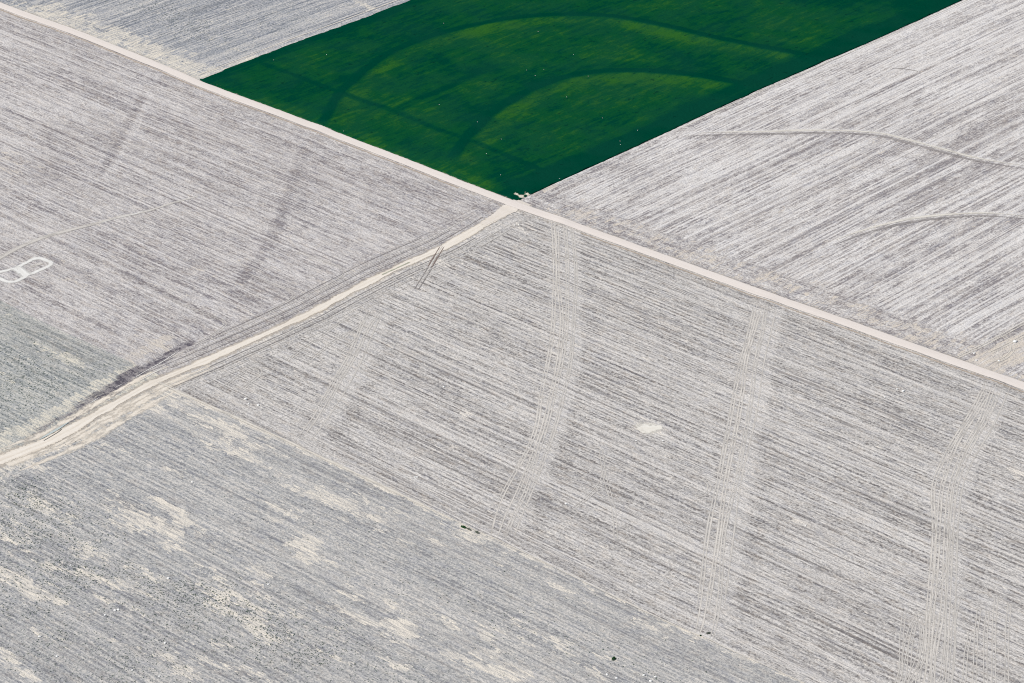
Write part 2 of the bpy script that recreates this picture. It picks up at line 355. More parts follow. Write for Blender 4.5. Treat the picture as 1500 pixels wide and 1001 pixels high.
m_grn = field_mat('fallow_green_grey', 'A', col(216, 213, 207), col(177, 179, 178), col(126, 130, 132), col(238, 230, 214),
                  dict(wa=.28, wb=.26, wc=.32, wbig=.2, wg=.52, wg2=.28, bias=.03, ll=10, lw=1.9, dl=.65, wdl=.5, wlt=.69, wwl=.3, weed=.9, huec=col(174, 178, 172), h2=.25))

def near(X, Y, P, d0, d1): return 1 - sst((pdist(X, Y, P) - d0) / (d1 - d0))
def z(X): return np.zeros(X.shape)
TINY = 1
def masks_mid(X, Y):
    lite = z(X); dark = z(X); calm = z(X)
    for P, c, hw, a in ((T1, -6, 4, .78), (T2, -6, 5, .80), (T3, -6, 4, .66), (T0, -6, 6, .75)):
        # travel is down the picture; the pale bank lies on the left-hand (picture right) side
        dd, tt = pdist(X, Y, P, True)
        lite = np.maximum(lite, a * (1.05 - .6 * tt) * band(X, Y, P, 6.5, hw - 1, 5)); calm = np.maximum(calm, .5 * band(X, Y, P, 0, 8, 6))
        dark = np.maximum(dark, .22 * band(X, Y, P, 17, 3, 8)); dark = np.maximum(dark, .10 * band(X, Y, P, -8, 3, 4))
    dS = X - Rb(Y)
    head = 1 - sst((dS - 16) / 14)
    dM = Rm(X) - Y
    calm = np.maximum(calm, .8 * (1 - sst((dM - 10) / 10)))
    calm = np.maximum(calm, .5 * head)
    lite = np.maximum(lite, .25 * (1 - sst((dS - 5) / 8)))
    dark = np.maximum(dark, .4 * np.exp(-((dM - 9.5) / 1.5) ** 2))
    dL = Y - VL(X); dark = np.maximum(dark, .45 * np.exp(-((dL - 4.5) / 1.6) ** 2)); dark = np.maximum(dark, .4 * np.exp(-((dL - 9.5) / 1.2) ** 2))
    calm = np.maximum(calm, .5 * (1 - sst((dL - 12) / 8)))
    tan = blobs(X, Y, [(955, 628, 34, 16, .8), (675, 606, 36, 14, .75), (662, 655, 36, 12, .7), (690, 628, 30, 8, .5), (640, 340, 1, 1, 0), (760, 335, 60, 16, .35), (640, 385, 40, 16, .55), (575, 650, 40, 8, .5), (930, 520, 40, 8, .4),
                       (1480, 690, 50, 20, .3), (1160, 755, 60, 20, .25), (880, 430, 80, 14, .3)])
    tan = np.maximum(tan, .5 * (1 - sst((dS - 5) / 6)))
    lite = np.maximum(lite, blobs(X, Y, [(955, 628, 44, 20, .6), (832, 350, 30, 60, .3), (1120, 470, 40, 50, .2), (530, 470, 90, 40, .25), (670, 500, 200, 40, .12)]))
    dark = np.maximum(dark, blobs(X, Y, [(735, 400, 110, 30, .4), (690, 460, 150, 24, .35), (770, 470, 90, 20, .35), (880, 540, 80, 40, .35), (1160, 480, 90, 22, .4), (1320, 540, 200, 20, .35), (1240, 510, 120, 14, .3), (950, 560, 120, 40, .3),
                       (1130, 750, 60, 24, .35), (1290, 930, 120, 40, .3), (1430, 760, 90, 30, .35), (570, 720, 120, 16, .3), (1250, 720, 160, 40, .25), (640, 380, 1, 1, 0), (960, 470, 100, 30, .25)]))
    return dict(lite=lite, dark=dark, calm=calm, head=head, tan=tan, wet=z(X))
def masks_left(X, Y):
    lite = z(X); dark = z(X)
    dS = Rb(Y) - X; dM = Rm(X) - Y; d5 = Y - V5(X)
    head = 1 - sst((dS - 20) / 16)
    calm = np.maximum(.55 * head, .95 * (1 - sst((dM - 12) / 8)))
    calm = np.maximum(calm, .8 * (1 - sst((d5 - 16) / 10)))
    dark = np.maximum(dark, .60 * band(X, Y, TL, 0, 2.5, 5)); dark = np.maximum(dark, .5 * band(X, Y, TL2, -4, 1.5, 4)); lite = np.maximum(lite, .5 * band(X, Y, TL2, 3, 1.5, 3))
    dark = np.maximum(dark, .25 * band(X, Y, TL, -12, 8, 8) * 0)
    dark = np.maximum(dark, .34 * np.exp(-((dM - 21) / 4.5) ** 2)); dark = np.maximum(dark, .25 * np.exp(-((dM - 7.2) / 1.0) ** 2))
    dark = np.maximum(dark, blobs(X, Y, [(430, 270, 60, 50, .3), (150, 40, 1, 1, 0), (50, 230, 100, 24, .25), (60, 275, 120, 20, .25), (300, 200, 160, 30, .15), (200, 270, 100, 20, .15), (350, 430, 60, 20, .25)]))
    lite = np.maximum(lite, blobs(X, Y, [(20, 210, 50, 20, .4), (20, 235, 40, 14, .35), (90, 165, 110, 20, .25), (250, 150, 120, 20, .2), (520, 330, 160, 40, .15), (300, 420, 120, 40, .12), (40, 320, 120, 30, .2)]))
    lite = np.maximum(lite, .2 * np.exp(-((d5 - 3) / 2.5) ** 2))
    ditch = near(X, Y, DIT, 1, 10)*np.clip(1.1 - .9*sst((Y-G(250,515)[1])/50),0,1)
    tan = .75 * near(X, Y, gpl([(175, 535), (215, 512), (240, 495)]), 2, 9)
    tan = np.maximum(tan, blobs(X, Y, [(15, 230, 50, 16, .6), (10, 250, 40, 10, .5), (100, 410, 40, 10, .4), (230, 505, 70, 12, .6)]))
    return dict(lite=lite, dark=dark, calm=calm, head=head, tan=tan, wet=ditch * .9)
def masks_green_grey(X, Y):
    dS = Rb(Y) - X; d5 = V5(X) - Y
    ditch = near(X, Y, DIT, 4, 11) * (.62 + .38 * sst((Y - G(85, 630)[1]) / 50)) * 1.0
    tan = .85 * (1 - sst((np.abs(dS - 24) - 3) / 10)) + 0.0
    tan = np.maximum(tan, .72 * (1 - sst((dS - 14) / 10)))
    tan = np.maximum(tan, blobs(X, Y, [(100, 525, 60, 16, .8), (60, 505, 40, 10, .5), (15, 555, 20, 8, .6), (120, 575, 50, 14, .4), (75, 618, 1, 1, 0)]))
    return dict(lite=.35 * (1 - sst((d5 - 0) / 3)) , dark=.0 * X, calm=.4 * (1 - sst((dS - 22) / 12)), head=(1 - sst((dS - 26) / 12)), tan=tan, wet=ditch, weed=np.clip(.75 * sst((dS - 30) / 20), 0, 1), dry=1 - sst((d5 - 2) / 45))
def masks_low(X, Y):
    dS = X - Rb(Y); dL = VL(X) - Y
    tan = blobs(X, Y, TANS)
    ramp = np.interp(X, [LOW[0, 0], LOW[3, 0], LOW[5, 0], LOW[9, 0], LOW[-1, 0]], [1.0, .9, .85, .55, .3])
    tan = np.maximum(tan, ramp * np.exp(-((dL - 1.0) / 3.0) ** 2))
    tan = np.maximum(tan, .75 * (1 - sst((dS - 8) / 16)))
    px = X; weed = blobs(X, Y, [(60, 800, 240, 110, 1.), (330, 900, 260, 80, 1.), (120, 960, 400, 120, 1.), (520, 960, 400, 70, 1.), (30, 720, 120, 60, .8), (560, 780, 500, 60, .25), (820, 900, 400, 80, .3), (900, 960, 200, 40, .5)])
    dark = blobs(X, Y, [(250, 935, 200, 60, .25), (60, 810, 140, 50, .3), (550, 720, 100, 20, .2), (520, 960, 200, 40, .2)])
    lite = blobs(X, Y, [(320, 755, 60, 90, .35), (350, 710, 40, 40, .25), (560, 830, 300, 60, .15), (700, 830, 200, 60, .15), (430, 660, 1, 1, 0)])
    return dict(lite=lite, dark=dark, calm=z(X) + .15, head=(1 - sst((dS - 20) / 10)), tan=tan, wet=z(X), weed=weed, dry=np.clip(sst((X - 60) / 320) * .6 + .6 * (1 - sst((dL - 2) / 50)), 0, 1))
def masks_far(X, Y):
    dM = Y - Rm(X); dG = GLf(Y) - X
    tan = .9 * (1 - sst((dM - 12) / 40)) * np.clip(sst((X + 660) / 90), .15, 1)
    tan = np.maximum(tan, blobs(X, Y, [(230, 75, 60, 20, .8), (265, 95, 90, 20, 1.0), (150, 45, 60, 10, .5), (540, 10, 40, 8, .6), (90, 10, 60, 10, .6), (330, 65, 60, 6, .5)]))
    tan = np.maximum(tan, .7 * (1 - sst((dG - 3) / 12)) * (1 - sst((dM - 60) / 60)))
    lite = .55 * (1 - sst((dG - 4) / 14)) + .3 * np.exp(-((dG - 22) / 3) ** 2)
    return dict(lite=lite, dark=.5 * np.exp(-((dG - 9) / 1.8) ** 2), calm=.5 * (1 - sst((dG - 6) / 10)), head=1 - sst((dM - 14) / 16), tan=tan, wet=z(X), weed=.75 * sst((dM - 30) / 40))
def masks_right(X, Y):
    dM = Y - Rm(X); dG = X - GRf(Y)
    head = 1 - sst((dM - 24) / 22)
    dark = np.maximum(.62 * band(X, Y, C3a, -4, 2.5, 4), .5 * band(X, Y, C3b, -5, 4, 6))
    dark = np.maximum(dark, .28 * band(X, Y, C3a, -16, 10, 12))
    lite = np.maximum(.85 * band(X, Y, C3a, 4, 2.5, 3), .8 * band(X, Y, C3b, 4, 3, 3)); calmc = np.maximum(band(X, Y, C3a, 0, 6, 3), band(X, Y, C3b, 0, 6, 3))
    lite = np.maximum(lite, .30 * sst((Y - 300) / 200)); lite = np.maximum(lite, .2 * (1 - sst((dG - 5) / 12)) * sst(Y / 120))
    dark = np.maximum(dark, .30 * head)
    dark = np.maximum(dark, blobs(X, Y, [(900, 240, 120, 60, .35), (1330, 70, 1, 1, 0)]))
    for (px, py, wd, hg, am) in ((1180, 210, 160, 26, .3), (1300, 205, 90, 26, .3), (1250, 330, 160, 40, .15), (1440, 205, 70, 26, .4), (1450, 400, 100, 30, .3), (1300, 380, 90, 24, .25), (1480, 80, 50, 20, .35), (1250, 150, 140, 30, .22)):
        gx, gy = G(px, py); dark = np.maximum(dark, am * np.exp(-(((Y - gy) / (wd * .8)) ** 2 + ((X - gx) / (hg * .7)) ** 2)))
    tan = .40 * head * np.clip(sst((X + 10) / 60), 0, 1)
    tan = np.maximum(tan, .55 * (1 - sst((dG - 2) / 8)) * (1 - sst((dM - 30) / 50)))
    g0 = G(1410, 527); g1 = G(1500, 482)
    ccx = X - (g0[0] + (Y - g0[1]) * (g1[0] - g0[0]) / (g1[1] - g0[1]))
    tan = np.maximum(tan, 1.05 * sst(ccx / 3) * (1 - sst((ccx - 26) / 14)))
    dark = np.maximum(dark, .5 * np.exp(-((ccx + 2.5) / 2.2) ** 2))
    wet = .8 * sst((ccx - 44) / 10)
    return dict(lite=lite, dark=dark, calm=np.maximum(np.maximum(.55 * head, .3 * sst(ccx / 3)), .9 * calmc), head=head * (1 - sst(ccx / 3)), tan=tan, wet=wet)

# ------------------------------------------------------------------ the fields
def struct(o): return tag(o, kind='structure')
struct(grid_field('stubble_field', Rb, K(U1), VL, Rm, m_mid, masks=masks_mid))
struct(grid_field('ploughed_field', K(U0), Rb, V5, Rm, m_left, masks=masks_left))
struct(grid_field('bleached_field', GRf, K(U1), Rm, K(V1), m_right, masks=masks_right))
struct(grid_field('fallow_field', Rb, K(U1), K(V0), VL, m_low, masks=masks_low))
struct(grid_field('slate_field', K(U0), GLf, Rm, K(V1), m_far, masks=masks_far))
struct(grid_field('weedy_field', K(U0), Rb, K(V0), V5, m_grn, masks=masks_green_grey))
# land beyond, out to the horizon
me = bpy.data.meshes.new('ground'); L = 30000
me.from_pydata([(-L, -L, -3), (L, -L, -3), (L, L, -3), (-L, L, -3)], [], [(0, 1, 2, 3)])
me.materials.append(m_left); go = bpy.data.objects.new('ground', me); C.objects.link(go); struct(go)

# the green crop: a standing canopy with an uneven top and a ragged edge
def crop_mat():
    n = NB('young_wheat', .8)
    n.p.inputs['Specular IOR Level'].default_value = 0.0
    P, Q = n.y, n.x
    warp = n.mul(n.sub(n.noise(n.x, n.y, 90, 90, 2, 1), .5), 8)
    Qw = n.add(Q, warp)
    a = n.ramp(n.noise(P, Qw, 45, 5, 1, 3, .6), .3, .7)
    b = n.ramp(n.noise(n.x, n.y, 70, 50, 2, 3, .6), .34, .66)
    c = n.ramp(n.noise(n.y, n.x, 14, 6, 3, 4, .65), .32, .68)
    g = n.ramp(n.noise(n.x, n.y, 2.2, 2.2, 4, 2, .7), .3, .7)
    v = n.add(n.mul(n.sub(a, .5), .24), n.mul(n.sub(b, .5), .36))
    v = n.add(v, n.mul(n.sub(c, .5), .32)); v = n.add(v, n.mul(n.sub(g, .5), .16))
    v = n.mul(v, n.inv(n.mul(n.attr('dark'), .7)))
    v = n.add(v, .38); v = n.add(v, n.mul(n.attr('lite'), .30)); v = n.sub(v, n.mul(n.attr('dark'), .46))
    v = n.add(v, n.mul(n.sub(n.ramp(n.noise(P, Qw, 300, 3.2, 15, 1), .35, .65), .5), .10))
    r1 = n.mix(n.ramp(v, .02, .42), col(0, 66, 50), col(14, 80, 47))
    r2 = n.mix(n.ramp(v, .42, .98), r1, col(46, 101, 42))
    hue = n.ramp(n.noise(n.x, n.y, 38, 38, 6, 3), .4, .6)
    r2 = n.mix(n.mul(hue, .5), r2, n.mix(.5, r2, col(24, 76, 62)))
    dots = n.ramp(n.noise(n.y, n.x, 7, 4, 8, 1), .70, .76)
    r2 = n.mix(n.mul(dots, .6), r2, col(4, 52, 42))
    bm = n.ramp(n.add(n.attr('bare'), n.mul(n.sub(n.noise(n.y, n.x, 6, 2, 9, 3, .7), .5), 1.6)), .5, .62)
    r2 = n.mix(bm, r2, col(232, 224, 206))
    n.bump(n.add(g, c), .25, .6)
    return n.out(r2)
def masks_crop(X, Y):
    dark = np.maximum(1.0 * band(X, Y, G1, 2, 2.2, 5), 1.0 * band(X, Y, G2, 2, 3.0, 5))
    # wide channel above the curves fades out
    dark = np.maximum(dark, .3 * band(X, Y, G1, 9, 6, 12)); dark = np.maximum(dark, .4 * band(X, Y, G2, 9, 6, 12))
    dark = np.maximum(dark, .7 * (1 - sst((pdist(X, Y, G3) - 1.5) / 4)))
    dark = np.maximum(dark, .65 * (1 - sst((pdist(X, Y, G4) - 1.5) / 6)))
    dG = GRf(Y) - X; dL = X - GLf(Y); dM = Y - Rm(X)
    dark = np.maximum(dark, .85 * (1 - sst((dG - 17) / 14)))
    dark = np.maximum(dark, .75 * (1 - sst((dL - 8) / 16)))
    dark = np.maximum(dark, .65 * sst((Y - 420) / 160) )
    dark = np.maximum(dark, blobs(X, Y, [(720, 100, 70, 18, .6), (652, 90, 24, 10, .6), (330, 118, 70, 26, .6), (420, 130, 120, 40, .5), (740, 262, 60, 26, .55), (600, 210, 90, 30, .35), (1010, 90, 90, 20, .4), (1300, 30, 120, 40, .3), (700, 225, 80, 20, .5)]))
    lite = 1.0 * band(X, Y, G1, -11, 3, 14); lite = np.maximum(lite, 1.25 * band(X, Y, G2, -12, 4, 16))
    lite = np.maximum(lite, .55 * (1 - sst((dM - 15) / 8)))
    lite = np.maximum(lite, blobs(X, Y, [(690, 235, 60, 24, .6), (620, 155, 70, 16, .6), (700, 130, 90, 30, .25), (840, 170, 90, 16, .3), (600, 50, 1, 1, 0), (520, 110, 1, 1, 0), (1180, 60, 120, 16, .4), (900, 60, 160, 20, .25), (430, 170, 50, 10, .4), (930, 160, 90, 8, .3)]))
    lite = lite * (1 - sst((Y - 430) / 150) * .6)
    lite = lite * sst((dG - 20) / 10)
    bare = blobs(X, Y, [(764, 288, 22, 5, 1.0), (775, 286, 14, 4, .9), (317, 123, 12, 4, .4)])
    return dict(dark=dark, lite=lite * (1 - np.clip(dark, 0, 1) * .8), bare=bare)
green = grid_field('wheat_crop', lambda v: GLf(v) + .3, lambda v: GRf(v) - .3, lambda u: Rm(u) + 6.0, K(V1), crop_mat(), step=1.7, zoff=.5, masks=masks_crop,
                   zf=lambda X, Y: (vnoise(X, Y, 3.4, 21) - .5) * .22 + (vnoise(X, Y, 9, 22) - .5) * .25 - .45 * np.clip(blobs(X, Y, [(768, 287, 26, 8, 1.2)]), 0, 1), jitter=.75, thick=1.6)
tag(green, 'dark green standing wheat in the rectangular field at the crossroads', 'crop', kind='stuff')

# ------------------------------------------------------------------ ribbons: roads and wheel tracks laid on the ground
def ribbon_mat(name, c1, c2, solid=False, lp=12, cover=.5, soft=.6, c3=None, wear=False):
    n = NB(name)
    e = n.attr('edge'); l = n.attr('run')
    g = n.noise(n.x, n.y, 1.4, 1.4, 1, 3, .75); g2 = n.noise(l, e, lp, .35, 2, 3, .6)
    c = n.mix(n.ramp(n.add(n.mul(g, .5), n.mul(g2, .5)), .36, .64), c1, c2)
    if wear:   # two pale wheel paths and a browner crown and verge
        ab = n.m2('ABSOLUTE', e)
        wp = n.inv(n.ramp(n.m2('ABSOLUTE', n.sub(ab, .38)), .1, .3))
        c = n.mix(n.mul(wp, .55), c, c2)
        c = n.mix(n.mul(n.ramp(n.add(ab, n.mul(n.sub(g2, .5), .5)), .72, .95), .6), c, c3)
        pt = n.ramp(n.noise(l, e, 40, 1.2, 5, 3), .45, .7); c = n.mix(n.mul(pt, .3), c, c3)
    n.out(c); n.bump(g, .1, .6)
    if not solid or soft:
        al = n.sub(1.0, n.m2('ABSOLUTE', e))
        rag = n.mul(n.sub(n.noise(n.x, n.y, 3.0, 3.0, 7, 4, .75), .5), soft * 1.6)
        al = n.ramp(n.add(al, rag), .05 if solid else .1, .16 if solid else .7)
        if not solid: al = n.mul(al, n.ramp(n.noise(l, e, lp, .8, 9, 3, .7), .5 - cover * .45, .72 - cover * .3))
        n.t.links.new(al, n.p.inputs['Alpha'])
    return n.m
ZL = [0.05]
def ribbon(name, P, width, mat, lift=None, wvar=.12, step=2.5, fade=0, zfun=None):
    P = np.asarray(P, float); d = np.r_[0, np.cumsum(np.hypot(*np.diff(P, axis=0).T))]
    n = max(3, int(d[-1] / step)); s = np.linspace(0, d[-1], n + 1)
    x = np.interp(s, d, P[:, 0]); y = np.interp(s, d, P[:, 1])
    # soften the corners
    if n > 8:
        kk = np.ones(5) / 5; x[2:-2] = np.convolve(x, kk, 'valid'); y[2:-2] = np.convolve(y, kk, 'valid')
    tx = np.gradient(x); ty = np.gradient(y); ln = np.hypot(tx, ty); nx, ny = -ty / ln, tx / ln
    wd = np.asarray(width if np.ndim(width) == 0 else np.interp(s / d[-1], np.linspace(0, 1, len(width)), width)) * np.ones(n + 1)
    wd = wd * (1 + wvar * (vnoise(s, s * 0, 11, 5) - .5) * 2) / 2
    if fade: wd = wd * np.clip(np.minimum(s, d[-1] - s) / fade + .15, 0, 1)
    if lift is None: lift = ZL[0]; ZL[0] += .0012
    m = 7; es = np.linspace(-1, 1, m); X = x[:, None] + nx[:, None] * wd[:, None] * es; Y = y[:, None] + ny[:, None] * wd[:, None] * es
    Z = relief(X, Y) + lift
    if zfun is not None: Z = Z + zfun(es)[None, :]
    co = np.stack([X, Y, Z], -1).reshape(-1, 3)
    idx = np.arange((n + 1) * m).reshape(n + 1, m)
    q = np.stack([idx[:-1, :-1], idx[1:, :-1], idx[1:, 1:], idx[:-1, 1:]], -1).reshape(-1, 4)
    me = bpy.data.meshes.new(name); me.from_pydata(co.tolist(), [], q[:, ::-1].tolist()); me.polygons.foreach_set('use_smooth', np.ones(len(q), bool))
    set_attr(me, 'edge', np.broadcast_to(es, (n + 1, m))); set_attr(me, 'run', np.broadcast_to(s[:, None], (n + 1, m)))
    me.materials.append(mat); me.update()
    o = bpy.data.objects.new(name, me); C.objects.link(o); return struct(o)

def offset_(P, d):
    t = np.gradient(P, axis=0); t /= np.hypot(*t.T)[:, None]; return P + np.stack([-t[:, 1], t[:, 0]], -1) * d
m_verge = ribbon_mat('verge_soil', col(196, 186, 176), col(226, 216, 204), cover=.75, soft=.9)
m_road = ribbon_mat('caliche_gravel', col(236, 226, 219), col(243, 234, 228), solid=True, lp=60, soft=.10)
m_side = ribbon_mat('dirt_road', col(232, 221, 207), col(250, 242, 232), solid=True, lp=40, soft=.8, c3=col(212, 199, 182), wear=True)
ribbon('road_verge', MAIN + np.array([0, -.6]), 17.5, m_verge, .02)
ribbon('main_road', MAIN, 10.2, m_road, .30, wvar=.05, zfun=lambda e: .10 - .14 * e * e)
Ps = SIDE
ribbon('road_verge', Ps, [13, 14, 15, 15, 16, 22, 24], m_verge, .04)
ribbon('side_road', Ps[0:], [10, 8.5, 7.2, 7.2, 8.0, 10.5, 10.5], m_side, .16, wvar=.35)
# gravel apron flaring into the crossroads
m_apron = ribbon_mat('apron_gravel', col(232, 222, 210), col(241, 232, 224), solid=True, soft=.5)
ribbon('road_apron', gpl([(768, 296), (745, 306), (728, 317), (706, 329)]), [20, 15, 10, 6.5], m_apron, .26, wvar=.1)
m_dust = ribbon_mat('pale_dust', col(232, 221, 207), col(248, 239, 227), cover=.62, soft=1.1, lp=9)
ribbon('road_shoulder', offset_(SIDE[10:20], 8), [3, 7, 6, 8, 5, 8, 9], m_dust, .09, wvar=.6)
for k, (d_, a_, b_) in enumerate(((-12, .55, 1), (12, .52, .95), (20, .6, 1))):
    ribbon('road_shoulder', offset_(SIDE[int(a_ * 20):int(b_ * 20)], d_), 9.0, m_dust, None, wvar=.6, fade=40)
m_grass = ribbon_mat('thin_grass', col(176, 180, 158), col(200, 200, 180), cover=.5, soft=.6)
ribbon('grass_strip', gpl([(600, 385), (580, 394), (560, 403)]), 2.2, m_grass, .30)
m_brown = ribbon_mat('grader_line', col(176, 158, 142), col(200, 184, 168), cover=.8, soft=.2)
ribbon('grader_line', MAIN[:8] + np.array([0, -6.4]), 1.3, m_brown, .12)
ribbon('grader_line', MAIN[9:] + np.array([0, -6.6]), 1.1, m_brown, .12)

m_pale = ribbon_mat('wheel_dust', col(214, 208, 202), col(234, 228, 221), cover=.62, soft=.5)
m_pale2 = ribbon_mat('faint_wheel_dust', col(210, 204, 198), col(226, 221, 215), cover=.7, soft=.35)
m_bare = ribbon_mat('bare_chalk', col(240, 234, 224), col(248, 244, 236), cover=1, soft=1.0)
m_dark = ribbon_mat('fresh_rut', col(128, 112, 108), col(150, 134, 126), cover=.95, soft=.15)
m_dgrey = ribbon_mat('turned_soil', col(140, 134, 134), col(166, 160, 158), cover=.6, soft=.3)
m_white = ribbon_mat('caliche_dust', col(236, 234, 230), col(250, 248, 245), cover=1.0, soft=.6)
def offset(P, d):
    t = np.gradient(P, axis=0); t /= np.hypot(*t.T)[:, None]; return P + np.stack([-t[:, 1], t[:, 0]], -1) * d
def sub(P, a, b): n = len(P); return P[int(a * (n - 1)):int(b * (n - 1)) + 1]
def wob(P, amp, seed): s = np.arange(len(P)); return offset(P, 0) + np.stack([(vnoise(s, s * 0, 9, seed) - .5), (vnoise(s, s * 0, 9, seed + 1) - .5)], -1) * amp
# tractor passes along each terrace
sd = 40
for P, offs in ((T1, (-9.5, -7.6, -4.0, -2.2, .8, 2.6, 5.4, 7.0)), (T2, (-9.8, -8, -4.6, -2.8, .4, 2.2, 5.2)), (T3, (-10, -8.2, -5.4, -3.5, -1.0, 1.0, 3.6, 5.6, 8.4)), (T0, (-6, -4.2, -1, .8, 4))):
    for i, o_ in enumerate(offs):
        if i % 2 == 0: sd += 3
        a = 0.0 if i % 4 < 2 else .03 * (sd % 3)
        b = 1.0 if i % 3 else .86
        ribbon('wheel_track', wob(offset(sub(P, a, b), o_), 4.0, sd), 1.3 + .5 * random.random(), m_pale if (P is not T0 and random.random() < .6) else m_pale2, step=2, wvar=.4, fade=25)
# the tangle of turning tracks at the lower right
for k in range(11):
    x0 = 1316 + k * 15.5 + random.uniform(-3, 3); b = random.uniform(-16, 14)
    y0 = 895 + random.uniform(-25, 30)
    P = smooth(gpl([(x0 + b * .3 + 8, y0), (x0 + b * .1 + 2, y0 + 35), (x0, y0 + 70), (x0 - b * .3 - 4, 1004), (x0 - b - 8, 1040)]))
    for o_ in (0, 1.9): ribbon('wheel_track', offset(P, o_), .95, m_pale2, step=2)
def arc_tracks(pxs, mat=m_pale2, wd=.9, gap=2.0, pair=True):
    P = smooth(gpl(pxs))
    for o_ in ((0, gap) if pair else (0,)): ribbon('wheel_track', offset(P, o_), wd, mat, step=1.5)
arc_tracks([(1372, 905), (1352, 895), (1340, 905), (1330, 925), (1322, 960), (1312, 1001)])
arc_tracks([(1330, 1001), (1345, 970), (1352, 940), (1352, 915), (1344, 895)])
arc_tracks([(1395, 780), (1385, 830), (1368, 870), (1356, 920), (1352, 960), (1330, 1000)])
arc_tracks([(1265, 832), (1270, 845), (1280, 850)], m_pale)
arc_tracks([(884, 690), (878, 706), (866, 722), (850, 736), (838, 745)]); arc_tracks([(878, 660), (884, 700), (896, 745), (900, 790)])
arc_tracks([(1028, 700), (1037, 712), (1033, 722), (1018, 728)], m_pale)
# headland turning loops along the side road
for (x, y, r) in ((505, 470, 1.2), (500, 495, 1.0), (455, 505, 1.1), (360, 545, 1.0)):
    arc_tracks([(x - 30 * r, y + 22 * r), (x - 6 * r, y + 4 * r), (x + 12 * r, y - 6 * r), (x + 20 * r, y + 2 * r), (x + 8 * r, y + 12 * r), (x - 4 * r, y + 22 * r)])
for (x, y, r) in ((420, 428, 1.0), (318, 470, 1.1), (495, 395, 1.0)):
    arc_tracks([(x - 60 * r, y - 26 * r), (x - 20 * r, y - 10 * r), (x + 4 * r, y - 1 * r), (x + 8 * r, y + 7 * r), (x - 8 * r, y + 18 * r), (x - 30 * r, y + 30 * r)])
# passes parallel to the side road, both sides
hs = sub(SIDE, .05, .62)
for i, (o_, mt, a, b) in enumerate(((-9, m_dgrey, 0, .9), (-11, m_pale2, .1, 1), (-14.5, m_dgrey, .1, 1), (-17, m_pale2, 0, .8), (-21, m_pale2, .1, .9), (-24, m_dgrey, .2, .7), (8, m_dgrey, .1, .8), (10, m_pale2, 0, 1), (13.5, m_dgrey, .3, 1), (16, m_pale2, 0, .9), (21, m_pale2, 0, .8), (26, m_pale2, .2, 1))):
    ribbon('wheel_track', wob(offset(sub(SIDE, .05 + a * .5, .05 + b * .55), o_), 1.6, 90 + 2 * i), 1.1, mt, step=2)
# the fresh rut that leaves the side road, and its fainter tail
for o_ in (-1.5, 1.5):
    ribbon('wheel_rut', offset(gpl([(648, 361), (640, 374), (634, 384), (629, 393)]), o_), 1.3, m_dark, step=1.5, wvar=.5, fade=6)
    ribbon('wheel_track', offset(smooth(gpl([(629, 394), (624, 402), (617, 413), (610, 424)])), o_), 1.0, m_dgrey, step=1.5)
ribbon('wheel_track', offset(gpl([(648, 361), (640, 374), (634, 384), (628, 396)]), 0), 1.2, m_pale, step=1.5)
# field track crossing the ploughed field, with its whiter end
P = smooth(gpl([(-20, 392), (10, 372), (50, 353), (80, 343), (130, 330), (175, 318), (215, 310), (255, 297), (290, 288)]))
ribbon('field_path', P, [6, 7, 7, 5, 4, 3], m_pale2)
ribbon('field_path', smooth(gpl([(145, 328), (170, 320), (190, 316), (212, 309)])), 2.0, m_white, fade=10)
for o_ in (-1.2, 1.2): ribbon('wheel_track', offset(sub(P, 0, .7), o_), .9, m_pale)
# the pale looped track (two cells) at the left edge
loop1 = smooth(gpl([(25, 393), (42, 384), (55, 378), (64, 380), (74, 384), (77, 388), (68, 393), (55, 398), (43, 403), (36, 400), (25, 393)]))
loop1 = wob(loop1, 1.6, 71)
ribbon('looped_track', loop1, 6.0, m_white, step=1.5, wvar=.3)
loop2 = smooth(gpl([(-12, 402), (0, 399), (14, 396), (25, 394), (34, 400), (38, 404), (30, 410), (20, 414), (8, 413), (0, 409), (-10, 404)]))
ribbon('looped_track', loop2, 6.8, m_white, step=1.5, wvar=.3)
ribbon('looped_track', gpl([(24, 393), (40, 405)]), 13, m_white, step=1.5)
ribbon('looped_track', smooth(gpl([(44, 392), (54, 389), (62, 386)])), 5.0, m_pale, step=1.5)
ribbon('bare_patch', smooth(gpl([(936, 631), (946, 628), (957, 627), (970, 626)])), [12, 28, 24, 8], m_bare, step=1.5, wvar=.6)
m_edge0 = ribbon_mat('bank_soil', col(226, 219, 209), col(242, 237, 229), cover=.8, soft=.6)
# curves in the bleached field
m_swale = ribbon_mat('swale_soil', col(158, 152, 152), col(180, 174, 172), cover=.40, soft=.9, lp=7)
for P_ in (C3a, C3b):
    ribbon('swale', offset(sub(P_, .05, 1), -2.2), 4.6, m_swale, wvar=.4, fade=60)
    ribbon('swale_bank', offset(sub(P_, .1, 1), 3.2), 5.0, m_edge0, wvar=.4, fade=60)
ribbon('wheel_track', gpl([(1306, 100), (1325, 101), (1345, 105)]), 1.4, m_dgrey)
# edge line between stubble and fallow
m_edge = ribbon_mat('plough_edge', col(222, 214, 203), col(236, 230, 221), cover=.8, soft=.3)
ribbon('field_edge', sub(LOW, 0, .45), 3.2, m_edge, wvar=.5); ribbon('field_edge', sub(LOW, .4, 1), 1.2, m_edge, wvar=.4)
ribbon('field_edge', offset(gpl([(300, 112), (360, 89), (430, 61), (500, 36), (604, -3)]), 6), 2.2, m_edge)
ribbon('field_edge', gpl([(1002, 186), (1130, 127), (1300, 53), (1420, -1)]), 1.5, m_edge)
